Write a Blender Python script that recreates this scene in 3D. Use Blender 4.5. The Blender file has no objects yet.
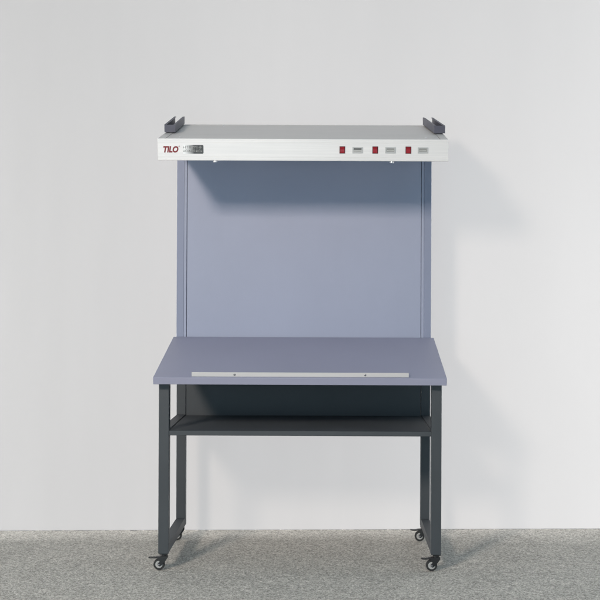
import bpy, bmesh, math, random
import numpy as np
from mathutils import Matrix, Vector
random.seed(4); rng = np.random.default_rng(7)
R = math.radians
S = bpy.context.scene
COL = S.collection

# ------------------------------------------------------------------ camera
CX, CY, CZ = 0.125, -5.2, 1.197
cd = bpy.data.cameras.new('Camera'); cam = bpy.data.objects.new('Camera', cd); COL.objects.link(cam)
cd.sensor_width = 36.0; cd.lens = 1275/600*36.0
cd.shift_x = -31/600; cd.shift_y = -18/600
cd.clip_start = 0.05; cd.clip_end = 200
cam.matrix_world = Matrix.Translation((CX, CY, CZ)) @ Matrix.Rotation(R(90), 4, 'X') @ Matrix.Rotation(R(0.24), 4, 'Z')
S.camera = cam

# ------------------------------------------------------------------ studio light
w = bpy.data.worlds.new('World'); S.world = w; w.use_nodes = True
bg = w.node_tree.nodes['Background']
bg.inputs[0].default_value = (0.54, 0.82, 1.0, 1); bg.inputs[1].default_value = 0.45
def area(name, loc, target, sx, sy, power, color):
    l = bpy.data.lights.new(name, 'AREA'); l.shape = 'RECTANGLE'; l.size = sx; l.size_y = sy
    l.energy = power; l.color = color
    o = bpy.data.objects.new(name, l); COL.objects.link(o)
    o.location = loc
    o.rotation_euler = (Vector(target)-Vector(loc)).to_track_quat('-Z', 'Y').to_euler()
    return o
area('key_softbox', (-2.75, -6.6, 3.60), (0.05, 0.68, 1.15), 0.88, 0.88, 143, (1.0, 0.865, 0.75)).data.spread = R(110)
area('fill_softbox', (-0.9, -5.2, 0.8), (0.0, 0.8, 0.8), 1.6, 1.4, 46, (0.64, 0.87, 1.0))
# unseen spots added to even out the wall; cones cut off before the station
def raking(loc, edge, power, radius=0.12):
    l = bpy.data.lights.new('added_wall_fill', 'SPOT'); l.energy = power; l.color = (1.0, 0.985, 0.985)
    l.shadow_soft_size = radius; l.spot_size = R(180); l.spot_blend = 0.0
    o = bpy.data.objects.new('added_wall_fill', l); COL.objects.link(o); o.location = loc
    d = Vector((edge[0]-loc[0], edge[1]-loc[1], 0)).normalized()
    n = Vector((-d.y, d.x, 0)); n = n if n.y > 0 else -n
    o.rotation_euler = n.to_track_quat('-Z', 'Y').to_euler()
raking((-8.8, 0.16, 0.06), (-0.6, 0.79), 76000)
raking((8.8, 0.16, 0.06), (0.6, 0.79), 40500)
vs = S.view_settings
S.display_settings.display_device = 'sRGB'
vs.view_transform = 'Standard'; vs.look = 'None'; vs.exposure = 0.0; vs.gamma = 1.0
S.render.engine = 'CYCLES'; S.render.resolution_x = 1024; S.render.resolution_y = 1024

# ------------------------------------------------------------------ materials
def mat(name, color, rough=0.5, metal=0.0, spec=0.5):
    m = bpy.data.materials.new(name); m.use_nodes = True
    b = m.node_tree.nodes['Principled BSDF']
    b.inputs['Base Color'].default_value = (*color, 1)
    b.inputs['Roughness'].default_value = rough
    b.inputs['Metallic'].default_value = metal
    b.inputs['Specular IOR Level'].default_value = spec
    return m
def nd(m, t, **kw):
    n = m.node_tree.nodes.new(t)
    for k, v in kw.items(): setattr(n, k, v)
    return n
def lk(m, a, b): m.node_tree.links.new(a, b)
def coords(m, scale=(1, 1, 1)):
    tc = nd(m, 'ShaderNodeTexCoord'); mp = nd(m, 'ShaderNodeMapping'); mp.inputs['Scale'].default_value = scale
    lk(m, tc.outputs['Object'], mp.inputs[0]); return mp.outputs[0]
def vary(m, color, amt, scale, stretch=(1, 1, 1), bump=0.0, bscale=None, detail=4, rough=None):
    """colour mottling plus fine bump"""
    b = m.node_tree.nodes['Principled BSDF']
    n = nd(m, 'ShaderNodeTexNoise'); n.inputs['Scale'].default_value = scale; n.inputs['Detail'].default_value = detail
    lk(m, coords(m, stretch), n.inputs['Vector'])
    r = nd(m, 'ShaderNodeValToRGB')
    r.color_ramp.elements[0].position = 0.3; r.color_ramp.elements[1].position = 0.7
    r.color_ramp.elements[0].color = (*[c*(1-amt) for c in color], 1)
    r.color_ramp.elements[1].color = (*[min(1, c*(1+amt)) for c in color], 1)
    lk(m, n.outputs['Fac'], r.inputs[0]); lk(m, r.outputs[0], b.inputs['Base Color'])
    if rough:
        mr = nd(m, 'ShaderNodeMapRange'); mr.inputs['To Min'].default_value = rough[0]; mr.inputs['To Max'].default_value = rough[1]
        lk(m, n.outputs['Fac'], mr.inputs['Value']); lk(m, mr.outputs[0], b.inputs['Roughness'])
    if bump:
        n2 = nd(m, 'ShaderNodeTexNoise'); n2.inputs['Scale'].default_value = bscale or scale; n2.inputs['Detail'].default_value = 3
        lk(m, coords(m, stretch), n2.inputs['Vector'])
        bp = nd(m, 'ShaderNodeBump'); bp.inputs['Strength'].default_value = bump; bp.inputs['Distance'].default_value = 0.002
        lk(m, n2.outputs['Fac'], bp.inputs['Height']); lk(m, bp.outputs[0], b.inputs['Normal'])
    return m
BLUE = (0.326, 0.352, 0.455)
M = {}
M['panel'] = vary(mat('panel_blue_paint', BLUE, 0.55, spec=0.35), BLUE, 0.035, 2.2, (1, 1, 0.6), bump=0.12, bscale=420, rough=(0.50, 0.60))
PO = (0.245, 0.27, 0.365)
M['post'] = vary(mat('post_blue_paint', PO, 0.55, spec=0.35), PO, 0.035, 2.2, (1, 1, 0.6), bump=0.12, bscale=420)
DT = (0.292, 0.296, 0.388)
M['desk'] = vary(mat('desk_laminate', DT, 0.5, spec=0.4), DT, 0.03, 3.0, bump=0.15, bscale=500, rough=(0.44, 0.54))
DK = (0.048, 0.055, 0.062)
M['dark'] = vary(mat('dark_powder_coat', DK, 0.55, spec=0.4), DK, 0.08, 5.0, bump=0.2, bscale=600, rough=(0.5, 0.62))
AL = (0.755, 0.73, 0.72)
M['alu'] = vary(mat('brushed_aluminium', AL, 0.42, 0.15), AL, 0.05, 9.0, (0.25, 12, 14), bump=0.06, bscale=30, rough=(0.36, 0.48))
TS = (0.535, 0.515, 0.505)
M['sheet'] = vary(mat('grey_top_sheet', TS, 0.5, 0.25), TS, 0.05, 4.0, (0.7, 2.0, 1), bump=0.06, bscale=300, rough=(0.42, 0.55))
M['strip'] = vary(mat('ledge_strip', (0.62, 0.60, 0.59), 0.4, 0.2), (0.62, 0.60, 0.59), 0.05, 8.0, (0.3, 10, 10))
CB = (0.078, 0.077, 0.104)
M['channel'] = vary(mat('channel_paint', CB, 0.5), CB, 0.12, 20.0)
M['black'] = vary(mat('black_plastic', (0.012, 0.012, 0.013), 0.42), (0.012, 0.012, 0.013), 0.2, 40)
M['rubber'] = mat('caster_tyre', (0.018, 0.018, 0.018), 0.6)
M['hub'] = mat('caster_hub', (0.42, 0.42, 0.41), 0.45)
M['chrome'] = mat('bright_metal', (0.85, 0.85, 0.86), 0.25, 0.7)
M['steel'] = mat('dull_steel', (0.25, 0.25, 0.26), 0.4, 0.8)
M['red'] = mat('red_switch', (0.30, 0.010, 0.020), 0.25)
M['red_dark'] = mat('switch_frame', (0.09, 0.008, 0.012), 0.4)
M['letter'] = mat('red_lettering', (0.20, 0.008, 0.012), 0.45)
M['bezel'] = mat('display_bezel', (0.46, 0.46, 0.46), 0.4)
M['lcd'] = mat('display_window', (0.30, 0.30, 0.29), 0.25)
M['lcd_dark'] = mat('display_window_dark', (0.12, 0.12, 0.115), 0.25)
M['digit'] = mat('display_digit', (0.62, 0.62, 0.60), 0.5)
M['diffuser'] = mat('milk_diffuser', (0.45, 0.45, 0.46), 0.35)
M['mark_dark'] = mat('badge_ink', (0.10, 0.095, 0.09), 0.5)
M['mark_light'] = mat('badge_pale_ink', (0.34, 0.33, 0.31), 0.5)
# badge: printed fade from silver to dark grey
m = mat('badge_print', (0.1, 0.1, 0.1), 0.35); M['badge'] = m
tc = nd(m, 'ShaderNodeTexCoord'); sx = nd(m, 'ShaderNodeSeparateXYZ'); mr = nd(m, 'ShaderNodeMapRange')
mr.inputs['From Min'].default_value = -0.4975; mr.inputs['From Max'].default_value = -0.412
lk(m, tc.outputs['Object'], sx.inputs[0]); lk(m, sx.outputs[0], mr.inputs['Value'])
r = nd(m, 'ShaderNodeValToRGB'); r.color_ramp.elements[0].color = (0.88, 0.88, 0.88, 1); r.color_ramp.elements[1].color = (0.040, 0.037, 0.036, 1)
r.color_ramp.elements[0].position = 0.08; r.color_ramp.elements[1].position = 0.55
lk(m, mr.outputs[0], r.inputs[0]); lk(m, r.outputs[0], m.node_tree.nodes['Principled BSDF'].inputs['Base Color'])
# wall
WC = (0.20, 0.20, 0.20)
M['wall'] = vary(mat('painted_wall', WC, 0.8, spec=0.2), WC, 0.020, 1.3, (1.6, 1, 0.35), bump=0.3, bscale=2.3, detail=5)
# carpet
m = mat('grey_carpet', (0.4, 0.4, 0.39), 0.95, spec=0.1); M['carpet'] = m
b = m.node_tree.nodes['Principled BSDF']
def noise(m, sc, det, st=(1, 1, 1), rg=0.6):
    n = nd(m, 'ShaderNodeTexNoise'); n.inputs['Scale'].default_value = sc; n.inputs['Detail'].default_value = det
    n.inputs['Roughness'].default_value = rg
    lk(m, coords(m, st), n.inputs['Vector']); return n.outputs['Fac']
def ramp(m, src, stops):
    r = nd(m, 'ShaderNodeValToRGB'); e = r.color_ramp.elements
    while len(e) < len(stops): e.new(0.5)
    for i, (p, c) in enumerate(stops): e[i].position = p; e[i].color = (*c, 1)
    lk(m, src, r.inputs[0]); return r.outputs[0]
def mixc(m, mode, f, a, bb):
    x = nd(m, 'ShaderNodeMix', data_type='RGBA', blend_type=mode); x.inputs[0].default_value = f
    lk(m, a, x.inputs[6]); lk(m, bb, x.inputs[7]); return x.outputs[2]
fine = ramp(m, noise(m, 110, 3, (1, 0.8, 1), 0.7), [(0.34, (0.25, 0.238, 0.217)), (0.5, (0.455, 0.434, 0.398)), (0.68, (0.68, 0.65, 0.60))])
mid = ramp(m, noise(m, 26, 4, (1, 1, 1)), [(0.3, (0.86, 0.86, 0.86)), (0.7, (1.1, 1.1, 1.1))])
big = ramp(m, noise(m, 3.0, 3, (1, 1.5, 1)), [(0.3, (0.91, 0.91, 0.91)), (0.7, (1.06, 1.06, 1.06))])
tiny = ramp(m, noise(m, 330, 2, (1, 0.7, 1), 0.5), [(0.36, (0.66, 0.66, 0.65)), (0.64, (1.30, 1.30, 1.30))])
c = mixc(m, 'MULTIPLY', 1, mixc(m, 'MULTIPLY', 1, mixc(m, 'MULTIPLY', 1, fine, tiny), mid), big)
lk(m, c, b.inputs['Base Color'])
bp = nd(m, 'ShaderNodeBump'); bp.inputs['Strength'].default_value = 0.12; bp.inputs['Distance'].default_value = 0.002
lk(m, noise(m, 260, 3), bp.inputs['Height']); lk(m, bp.outputs[0], b.inputs['Normal'])

# ------------------------------------------------------------------ helpers
def obj(name, bm, m, parent=None, bevel=0.0, seg=2, smooth=False, label=None, kind=None):
    bmesh.ops.recalc_face_normals(bm, faces=bm.faces)
    me = bpy.data.meshes.new(name); bm.to_mesh(me); bm.free()
    o = bpy.data.objects.new(name, me); COL.objects.link(o)
    if m: me.materials.append(m)
    if parent: o.parent = parent
    if bevel:
        md = o.modifiers.new('bevel', 'BEVEL'); md.width = bevel; md.segments = seg; md.limit_method = 'ANGLE'; md.angle_limit = R(35)
        md.harden_normals = True
        smooth = True
    if smooth:
        for p in me.polygons: p.use_smooth = True
        if not bevel:
            try: me.set_sharp_from_angle(angle=R(40))
            except Exception: pass
    if label: o['label'] = label
    if kind: o['kind'] = kind
    return o
def box(bm, x0, x1, y0, y1, z0, z1):
    v = [bm.verts.new((x, y, z)) for x in (x0, x1) for y in (y0, y1) for z in (z0, z1)]
    for f in ((0, 1, 3, 2), (4, 6, 7, 5), (0, 4, 5, 1), (2, 3, 7, 6), (0, 2, 6, 4), (1, 5, 7, 3)):
        bm.faces.new([v[i] for i in f])
def hexa(bm, p):   # eight points, bottom four then top four
    v = [bm.verts.new(q) for q in p]
    for f in ((0, 3, 2, 1), (4, 5, 6, 7), (0, 1, 5, 4), (1, 2, 6, 5), (2, 3, 7, 6), (3, 0, 4, 7)):
        bm.faces.new([v[i] for i in f])
def prism_y(bm, pts, y0, y1):   # outline in x,z extruded along y
    a = [bm.verts.new((x, y0, z)) for x, z in pts]; c = [bm.verts.new((x, y1, z)) for x, z in pts]
    n = len(pts); bm.faces.new(a); bm.faces.new(c[::-1])
    for i in range(n): bm.faces.new((a[i], c[i], c[(i+1) % n], a[(i+1) % n]))
def prism_x(bm, pts, x0, x1):   # outline in y,z extruded along x
    a = [bm.verts.new((x0, y, z)) for y, z in pts]; c = [bm.verts.new((x1, y, z)) for y, z in pts]
    n = len(pts); bm.faces.new(a); bm.faces.new(c[::-1])
    for i in range(n): bm.faces.new((a[i], c[i], c[(i+1) % n], a[(i+1) % n]))
def lathe(bm, prof, cx, cy, cz, axis='Y', n=40):   # prof: (radius, offset along axis)
    rings = []
    for r_, h in prof:
        ring = []
        for k in range(n):
            a = 2*math.pi*k/n; u, v = r_*math.cos(a), r_*math.sin(a)
            p = (cx+u, cy+h, cz+v) if axis == 'Y' else (cx+u, cy+v, cz+h)
            ring.append(bm.verts.new(p))
        rings.append(ring)
    for i in range(len(rings)-1):
        for k in range(n):
            bm.faces.new((rings[i][k], rings[i][(k+1) % n], rings[i+1][(k+1) % n], rings[i+1][k]))
    bm.faces.new(rings[0]); bm.faces.new(rings[-1][::-1])
def lathe_closed(bm, prof, cx, cy, cz, n=40):
    rings = []
    for r_, h in prof:
        rings.append([bm.verts.new((cx+r_*math.cos(2*math.pi*k/n), cy+h, cz+r_*math.sin(2*math.pi*k/n))) for k in range(n)])
    m_ = len(rings)
    for i in range(m_):
        for k in range(n):
            bm.faces.new((rings[i][k], rings[i][(k+1) % n], rings[(i+1) % m_][(k+1) % n], rings[(i+1) % m_][k]))

# ------------------------------------------------------------------ the setting
WA = R(2.2)                                          # the wall is not quite square to the camera
WY = 0.972
def wall_y(x): return WY + math.tan(WA)*(x+0.25)
# carpet: one sheet, fine pile relief where it is seen closely, running under the wall
xs = np.concatenate([np.linspace(-9, -1.75, 30)[:-1], np.arange(-1.75, 1.80, 0.0050), np.linspace(1.80, 9, 30)[1:]])
ys = np.concatenate([np.linspace(-9, -0.75, 34)[:-1], np.arange(-0.75, 1.14, 0.0055), np.linspace(1.14, 1.6, 4)[1:]])
X, Y = np.meshgrid(xs, ys)
Z = rng.normal(0, 1, X.shape)
Z = 0.6*Z + 0.4*(np.roll(Z, 1, 0)+np.roll(Z, 1, 1))
lo = rng.normal(0, 1, (X.shape[0]//6+2, X.shape[1]//6+2)); lo = np.kron(lo, np.ones((6, 6)))[:X.shape[0], :X.shape[1]]
for _ in range(6): lo = (lo+np.roll(lo, 2, 0)+np.roll(lo, -2, 0)+np.roll(lo, 2, 1)+np.roll(lo, -2, 1))/5
Z = -0.0028 + 0.00035*np.clip(Z, -2, 2) + 0.0006*lo
# two faint joins between carpet lengths
c4, s4 = math.cos(R(4)), math.sin(R(4))
XA = (X+0.007)*c4 + (Y-0.06)*s4; YA = -(X+0.007)*s4 + (Y-0.06)*c4
Z -= 0.0022*np.exp(-(XA/0.005)**2)*(YA < 0.25) + 0.0018*np.exp(-(YA/0.005)**2)*(XA < 0.0)
edge = np.kron(rng.normal(0, 1, (1, X.shape[1]//4+1)), np.ones((1, 4)))[:, :X.shape[1]]
WYX = WY + math.tan(WA)*(X+0.25)
Z -= 0.007*np.clip((Y - (WYX-0.011+0.0025*edge))/0.004, 0, 1)
calm = 0.10 + 0.90*np.clip((0.62-Y)/0.30, 0, 1)     # relief faded towards the wall so the added low spots don't speckle it
Z = np.where(Z > -0.006, -0.0028 + (Z+0.0028)*calm, Z)
near = (X > -1.74) & (X < 1.79) & (Y > -0.74) & (Y < 1.14)
Z = np.where(near, Z, -0.003)
H_, W_ = X.shape
co = np.stack([X, Y, Z], -1).reshape(-1, 3).astype(np.float32)
i = np.arange(H_*W_).reshape(H_, W_)
q = np.stack([i[:-1, :-1], i[:-1, 1:], i[1:, 1:], i[1:, :-1]], -1).reshape(-1, 4).astype(np.int32)
me = bpy.data.meshes.new('floor'); me.vertices.add(len(co)); me.vertices.foreach_set('co', co.ravel())
me.loops.add(q.size); me.loops.foreach_set('vertex_index', q.ravel())
me.polygons.add(len(q)); me.polygons.foreach_set('loop_start', np.arange(0, q.size, 4, dtype=np.int32))
me.update(calc_edges=True); me.materials.append(M['carpet'])
me.polygons.foreach_set('use_smooth', np.ones(len(q), dtype=bool))
fl = bpy.data.objects.new('floor', me); COL.objects.link(fl); fl['kind'] = 'structure'
# wall
bm = bmesh.new(); box(bm, -9, 9, 0, 0.15, -0.02, 6.0)
wl = obj('wall', bm, M['wall'], kind='structure'); wl.location = (-0.25, WY, 0); wl.rotation_euler = (0, 0, WA)

# ------------------------------------------------------------------ the viewing station
st = bpy.data.objects.new('viewing_station', None); COL.objects.link(st)
st['label'] = 'blue grey light viewing station on casters, with sloping desk, back board and aluminium lamp hood'
st['category'] = 'viewing station'
TH = R(11.47)
def under(y): return 0.805 - 0.030/math.cos(TH) + math.tan(TH)*y - 0.0005
# sloping desktop
bm = bmesh.new(); box(bm, -0.6, 0.6, 0, 0.690, -0.030, 0)
top = obj('tabletop', bm, M['desk'], st, bevel=0.0022); top.location = (0, 0, 0.805); top.rotation_euler = (TH, 0, 0)
# paper ledge
bm = bmesh.new(); prism_x(bm, [(0.014, 0.0003), (0.034, 0.0003), (0.034, 0.0022), (0.0175, 0.0022), (0.0175, 0.0185), (0.014, 0.0185)], -0.4435, 0.445)
led = obj('paper_ledge', bm, M['strip'], st, bevel=0.0006); led.location = top.location; led.rotation_euler = top.rotation_euler
for x in (-0.2676, 0.2665):
    bm = bmesh.new(); lathe(bm, [(0.0002, -0.0018), (0.0028, -0.0016), (0.0046, -0.0002), (0.0046, 0.0004)], x, 0.0138, 0.0092, n=20)
    obj('screw', bm, M['steel'], led, smooth=True)
# legs, each with its own bottom cap
LW = 0.0425
for s in (-1, 1):
    xo, xi = s*0.5850, s*(0.5850-LW)
    x0, x1 = min(xo, xi), max(xo, xi)
    bm = bmesh.new(); y0, y1 = 0.070, 0.118
    hexa(bm, [(x0, y0, .070), (x1, y0, .070), (x1, y1, .070), (x0, y1, .070), (x0, y0, under(y0)), (x1, y0, under(y0)), (x1, y1, under(y1)), (x0, y1, under(y1))])
    obj('leg', bm, M['dark'], st, bevel=0.0025)
    bm = bmesh.new(); box(bm, x0, x1, 0.680, 0.722, 0.070, 0.880)
    obj('leg', bm, M['dark'], st, bevel=0.0025)
    # upper post
    xo, xi = s*0.5865, s*0.5540; a, b_ = min(xo, xi), max(xo, xi)
    bm = bmesh.new(); box(bm, a, b_, 0.680, 0.722, 0.8815, 1.838)
    obj('post', bm, M['post'], st, bevel=0.0008)
    # side rails
    for nm, za, zb, ya, yb, ins in (('bottom_rail', .0702, .106, .1185, .6795, .0012), ('shelf_rail', .5602, .5835, .1185, .6795, .0012)):
        bm = bmesh.new(); box(bm, x0+ins, x1-ins, ya, yb, za, zb)
        obj(nm, bm, M['dark'], st, bevel=0.002)
    bm = bmesh.new(); ya, yb = 0.1185, 0.6765
    hexa(bm, [(x0+.001, ya, under(ya)-.03), (x1-.001, ya, under(ya)-.03), (x1-.001, yb, under(yb)-.03), (x0+.001, yb, under(yb)-.03),
              (x0+.001, ya, under(ya)), (x1-.001, ya, under(ya)), (x1-.001, yb, under(yb)), (x0+.001, yb, under(yb))])
    obj('desk_support_rail', bm, M['dark'], st, bevel=0.0015)
# shelf: folded tray
bm = bmesh.new()
prism_x(bm, [(0.073, 0.5605), (0.0745, 0.5595), (0.0900, 0.5595), (0.0900, 0.5625), (0.0760, 0.5625), (0.0760, 0.5770), (0.6850, 0.5770), (0.6850, 0.5800), (0.0745, 0.5800), (0.073, 0.5790)], -0.5415, 0.5415)
obj('shelf', bm, M['dark'], st, bevel=0.0006)
# lower back board and upper back board
bm = bmesh.new(); box(bm, -0.5405, 0.5405, 0.6820, 0.6980, 0.5605, 0.880)
lb_ = obj('lower_back_board', bm, M['dark'], st, bevel=0.001)
bm = bmesh.new(); box(bm, -0.5395, 0.5395, 0.6815, 0.7000, 0.882, 1.838)
bp_ = obj('back_board', bm, M['panel'], st, bevel=0.0015)
bm = bmesh.new(); box(bm, -0.5536, 0.5536, 0.7004, 0.7030, 0.883, 1.837)
obj('seam_light_stop', bm, M['panel'], bp_)  # unseen sheet added to stop light leaking through the board's seams
bm = bmesh.new(); box(bm, -0.5420, 0.5420, 0.6984, 0.7010, 0.561, 0.879)
obj('seam_light_stop', bm, M['dark'], lb_)  # added likewise, blocks light at the lower board's side gaps
for s in (-1, 1):
    bm = bmesh.new(); a, b_ = sorted((s*0.5415, s*0.5537)); box(bm, a, b_, 0.6808, 0.7000, 0.882, 1.838)
    obj('edge_strip', bm, M['panel'], bp_, bevel=0.001)

# ------------------------------------------------------------------ lamp hood
HX, HT = 0.0070, R(12.0)
UL, HH = 0.668, 0.0905
bm = bmesh.new()     # shell: rim frame and side walls (open underneath)
HW = 0.6
box(bm, -HW, -HW+0.004, 0.006, UL, -HH, 0)             # sides
box(bm, HW-0.004, HW, 0.006, UL, -HH, 0)
box(bm, -HW+0.004, HW-0.004, UL-0.004, UL, -HH, 0)     # back
box(bm, -HW+0.004, -HW+0.030, 0.006, UL-0.004, -0.003, 0)
box(bm, HW-0.030, HW-0.004, 0.006, UL-0.004, -0.003, 0)
box(bm, -HW+0.030, HW-0.030, UL-0.028, UL-0.004, -0.003, 0)
hood = obj('lamp_hood', bm, M['sheet'], st)
hood.location = (HX, 0.067, 1.787); hood.rotation_euler = (HT, 0, 0)
# front extrusion with shallow ribs
pr = [(0.0058, -HH), (0.0012, -HH), (0.0, -HH+0.0012)]
for z in (-0.0870, -0.0760, -0.0160, -0.0060):
    pr += [(0.0, z-0.0004), (0.0007, z), (0.0007, z+0.0006), (0.0, z+0.0010)]
pr += [(0.0, -0.0010), (0.0010, 0.0), (0.0058, 0.0)]
bm = bmesh.new(); prism_x(bm, pr, -HW-0.0015, HW+0.0015)
fp = obj('front_panel', bm, M['alu'], hood)
bm = bmesh.new(); box(bm, -HW+0.0315, HW-0.0315, 0.0075, UL-0.0295, -0.004, -0.0012)
obj('top_sheet', bm, M['sheet'], hood, bevel=0.0006)
bm = bmesh.new(); box(bm, -HW+0.005, HW-0.005, 0.0065, UL-0.0045, -0.060, -0.057)
obj('lamp_diffuser', bm, M['diffuser'], hood)
for x in (-0.365, 0.369):
    bm = bmesh.new(); lathe(bm, [(0.0075, 0.0), (0.0095, -0.004), (0.0100, -0.0070), (0.0075, -0.0100), (0.001, -0.0112)], x, 0.013, -HH+0.001, axis='Z', n=24)
    box(bm, x-0.006, x+0.006, 0.0062, 0.02, -HH+0.001, -HH+0.006)
    obj('catch', bm, M['chrome'], hood, smooth=True)
ZC = -0.0440
for x in (0.1626, 0.2985, 0.4357):
    bm = bmesh.new(); box(bm, x-0.0118, x+0.0118, -0.0022, 0.0, ZC-0.0148, ZC+0.0148)
    sw = obj('rocker_switch', bm, M['red_dark'], hood, bevel=0.0008)
    bm = bmesh.new(); prism_x(bm, [(-0.0020, ZC-0.0122), (-0.0036, ZC-0.0122), (-0.0052, ZC-0.0035), (-0.0030, ZC+0.0035), (-0.0062, ZC+0.0122), (-0.0020, ZC+0.0122)], x-0.0088, x+0.0088)
    obj('rocker', bm, M['red'], hood, bevel=0.0005)
for k, x in enumerate((0.2258, 0.3614, 0.4960)):
    bm = bmesh.new()
    for a in ((x-.0215, x+.0215, ZC+.0075, ZC+.0118), (x-.0215, x+.0215, ZC-.0130, ZC-.0085), (x-.0215, x-.0165, ZC-.0085, ZC+.0075), (x+.0165, x+.0215, ZC-.0085, ZC+.0075)):
        box(bm, a[0], a[1], -0.0028, 0.0, a[2], a[3])
    box(bm, x-.0165, x+.0165, -0.0010, 0.0, ZC-.0085, ZC+.0075)
    obj('hour_counter', bm, M['bezel'], hood)
    bm = bmesh.new(); box(bm, x-.0158, x+.0158, -0.0016, -0.0010, (ZC+.0005) if k == 0 else ZC-.0065, ZC+.0070)
    obj('counter_window', bm, M['lcd_dark' if k == 0 else 'lcd'], hood)
    bm = bmesh.new()
    for j in range(6):
        cxx = x-0.0118+j*0.0047; zz = ZC-0.0050 if k == 0 else ZC-0.0025
        box(bm, cxx-.0013, cxx+.0013, -0.0021, -0.0012, zz-.0016, zz+.0020)
    obj('counter_digits', bm, M['digit'] if k else M['mark_light'], hood)
# lettering
def text(body, size, x, z, m, shear=0.0, offset=0.0, sx=1.0, y=-0.0004):
    cu = bpy.data.curves.new('lettering', 'FONT'); cu.body = body; cu.size = size; cu.shear = shear; cu.offset = offset; cu.extrude = 0.00025
    cu.resolution_u = 4
    t = bpy.data.objects.new('lettering', cu); COL.objects.link(t)
    bpy.context.view_layer.update()
    dg = bpy.context.evaluated_depsgraph_get()
    me = bpy.data.meshes.new_from_object(t.evaluated_get(dg))
    bpy.data.objects.remove(t); bpy.data.curves.remove(cu)
    me.transform(Matrix.Translation((x, y, z)) @ Matrix.Rotation(R(90), 4, 'X') @ Matrix.Diagonal((sx, 1, 1, 1)))
    me.materials.clear(); me.materials.append(m)
    o = bpy.data.objects.new('lettering', me); COL.objects.link(o); o.parent = hood
    return o
L = text('TILO', 0.0345, -0.5785, ZC-0.0125, M['letter'], shear=0.22, offset=0.0016, sx=0.80)
xs_ = [v.co.x for v in L.data.vertices]; x0, x1 = min(xs_), max(xs_)
for v in L.data.vertices: v.co.x = -0.5785 + (v.co.x-x0)/(x1-x0)*0.0630
text('\u00ae', 0.0085, -0.5150, ZC+0.0085, M['letter'])
# badge plate with worn printed marks
bx0, bx1, bz0, bz1 = -0.4975, -0.4120, ZC-0.0185, ZC+0.0180
bm = bmesh.new(); pts = []; rr = 0.005
for cx_, cz_, a0 in ((bx1-rr, bz0+rr, -90), (bx1-rr, bz1-rr, 0), (bx0+.001, bz1-.001, 90), (bx0+.001, bz0+.001, 180)):
    q_ = rr if a0 < 90 else .001
    for k in range(7):
        a = R(a0+90*k/6); pts.append((cx_+q_*math.cos(a), cz_+q_*math.sin(a)))
prism_y(bm, pts, -0.0008, 0.0)
obj('name_plate', bm, M['badge'], hood)
for part, mm, r0, r1 in ((0, M['mark_dark'], bx0+.002, bx0+.038), (1, M['mark_light'], bx0+.040, bx1-.004)):
    bm = bmesh.new()
    for row, (zc, hh, n) in enumerate(((ZC+0.0085, 0.0062, 5), (ZC-0.0070, 0.0052, 6))):
        step = (r1-r0)/n
        for k in range(n):       # unreadable small characters: a few strokes each
            xa = r0+k*step; wd = step*0.78
            for j in range(random.choice((2, 3))):
                z = zc-hh+2*hh*random.random()*0.9
                box(bm, xa, xa+wd*random.uniform(.6, 1), -0.00115-0.00002*j, -0.00075, z, z+0.0011)
            xx = xa+wd*random.uniform(.1, .8)
            box(bm, xx, xx+0.0011, -0.00125, -0.00075, zc-hh*.9, zc+hh)
    obj('plate_marks', bm, mm, hood)
# channels on top of the hood
RC = 0.244
for s in (-1, 1):
    xo = -0.6025 if s < 0 else 0.6070
    x0, x1 = (xo, xo+0.047) if s < 0 else (xo-0.047, xo)
    u0, u1, h0, h1 = 0.235, 0.662, 0.004, 0.037
    bm = bmesh.new()
    box(bm, x0+.004, x1-.004, u0+.0035, u1, h0+.0002, h0+.0035)
    # side walls, cut vertically at the rear
    for a, b_ in ((x0, x0+.004), (x1-.004, x1)):
        prism_x(bm, [(u0+.0035, h0), (u1, h0), (u1+.006, h1), (u0+.0035, h1)], a, b_)
    box(bm, x0, x1, u0, u0+.0033, h0, h1-.001)
    # inward lips
    box(bm, x0+.0041, x0+.009, u0+.0036, u1, h1-.003, h1-.0005); box(bm, x1-.009, x1-.0041, u0+.0036, u1, h1-.003, h1-.0005)
    for v in bm.verts: v.co.x -= (v.co.y-u0)*(0.020 if s < 0 else 0.045)
    ch = obj('mounting_channel', bm, M['channel'], hood, bevel=0.0005)
    for a, b_ in ((u0+.012, u0+.050), (u1-.12, u1-.06)):
        bm = bmesh.new(); box(bm, x0+.010, x1-.010, a, b_, 0.0002, h0-.0002)
        obj('channel_spacer', bm, M['black'], hood)
# tiny rivets on the hood top
for x in (-0.52, -0.38, 0.40, 0.515):
    bm = bmesh.new(); lathe(bm, [(0.0035, 0.0), (0.0028, 0.0012), (0.0005, 0.0018)], x, 0.10 if abs(x) > .45 else 0.62, -0.0012, axis='Z', n=14)
    obj('rivet', bm, M['chrome'], hood, smooth=True)

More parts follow.
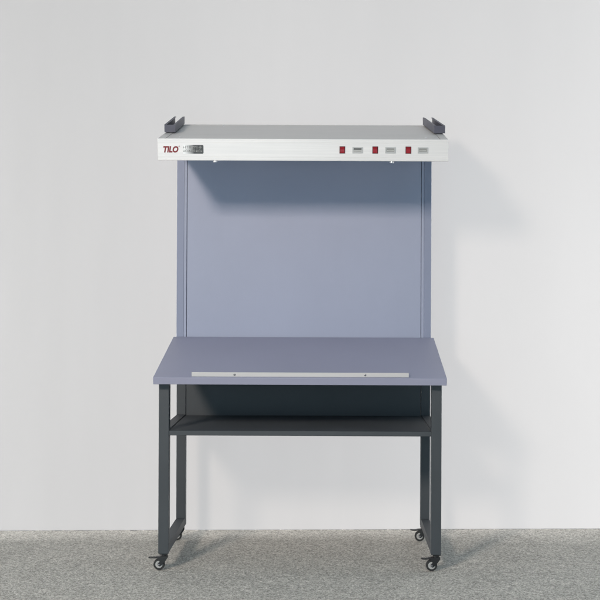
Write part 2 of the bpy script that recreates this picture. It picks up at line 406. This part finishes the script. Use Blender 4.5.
# ------------------------------------------------------------------ casters
def make_caster():
    bm = bmesh.new()
    wr = 0.0235; wx = -0.0195                   # wheel trails to the left, axle along y
    box(bm, -0.017, 0.017, -0.018, 0.018, 0.0655, 0.0695)                 # plate
    lathe(bm, [(0.011, 0.056), (0.013, 0.058), (0.013, 0.0645), (0.012, 0.0656)], 0, 0, 0, axis='Z', n=28)
    # fork head and two cheeks
    for y0, y1 in ((-0.0145, -0.0115), (0.0115, 0.0145)):
        prism_y(bm, [(0.015, 0.058), (0.0155, 0.050), (0.006, 0.036), (wx+0.010, wr-0.003), (wx+0.003, wr-0.0075), (wx-0.004, wr-0.004), (wx-0.0045, wr+0.004),
                     (wx+0.003, wr+0.012), (wx-0.006, 0.0495), (wx-0.008, 0.0525), (-0.012, 0.058)], y0, y1)
    box(bm, wx+0.004, 0.0145, -0.0114, 0.0114, 0.0535, 0.0575)
    fork = obj('caster', bm, M['black'], st, bevel=0.0007)
    bm = bmesh.new()
    lathe_closed(bm, [(0.0150, -0.0100), (0.0215, -0.0098), (0.0232, -0.0080), (wr, -0.0040), (wr, 0.0040), (0.0232, 0.0080), (0.0215, 0.0098), (0.0150, 0.0100)], wx, 0, wr, n=48)
    ty = obj('tyre', bm, M['rubber'], fork, smooth=True)
    bm = bmesh.new()
    lathe(bm, [(0.0025, -0.0085), (0.0030, -0.0080), (0.0065, -0.0078), (0.0075, -0.0094), (0.0125, -0.0100), (0.0149, -0.0096), (0.0149, 0.0096), (0.0125, 0.0100), (0.0030, 0.0080)], wx, 0, wr, n=40)
    obj('wheel_rim', bm, M['hub'], fork, smooth=True)
    bm = bmesh.new()
    lathe(bm, [(0.0006, -0.0172), (0.0036, -0.0168), (0.0046, -0.0150), (0.0046, 0.0150), (0.0036, 0.0168)], wx, 0, wr, n=18)
    obj('axle_bolt', bm, M['steel'], fork, smooth=True)
    bm = bmesh.new()                            # brake pedal
    prism_y(bm, [(-0.012, 0.0560), (-0.012, 0.0520), (wx-0.006, 0.0495), (wx-0.020, 0.0480), (wx-0.036, 0.0485), (wx-0.044, 0.0510), (wx-0.044, 0.0530), (wx-0.034, 0.0515), (wx-0.020, 0.0520), (wx-0.008, 0.0555)], -0.0105, 0.0105)
    for k in range(4): box(bm, wx-0.040+k*0.006, wx-0.037+k*0.006, -0.009, 0.009, 0.0510, 0.0535)
    obj('brake_pedal', bm, M['black'], fork, bevel=0.0006)
    return fork
c0 = make_caster(); kids = [o for o in list(COL.objects) if o.parent == c0]
spots = [(-0.5637, 0.094, 0), (0.5665, 0.094, 2), (0.5600, 0.702, -4), (-0.5637, 0.702, 5)]
for k, (x, y, a) in enumerate(spots):
    c = c0
    if k:
        c = c0.copy(); COL.objects.link(c); c.parent = st
        for ch in kids:
            d = ch.copy(); COL.objects.link(d); d.parent = c
    c.location = (x, y, 0); c.rotation_euler = (0, 0, R(a))
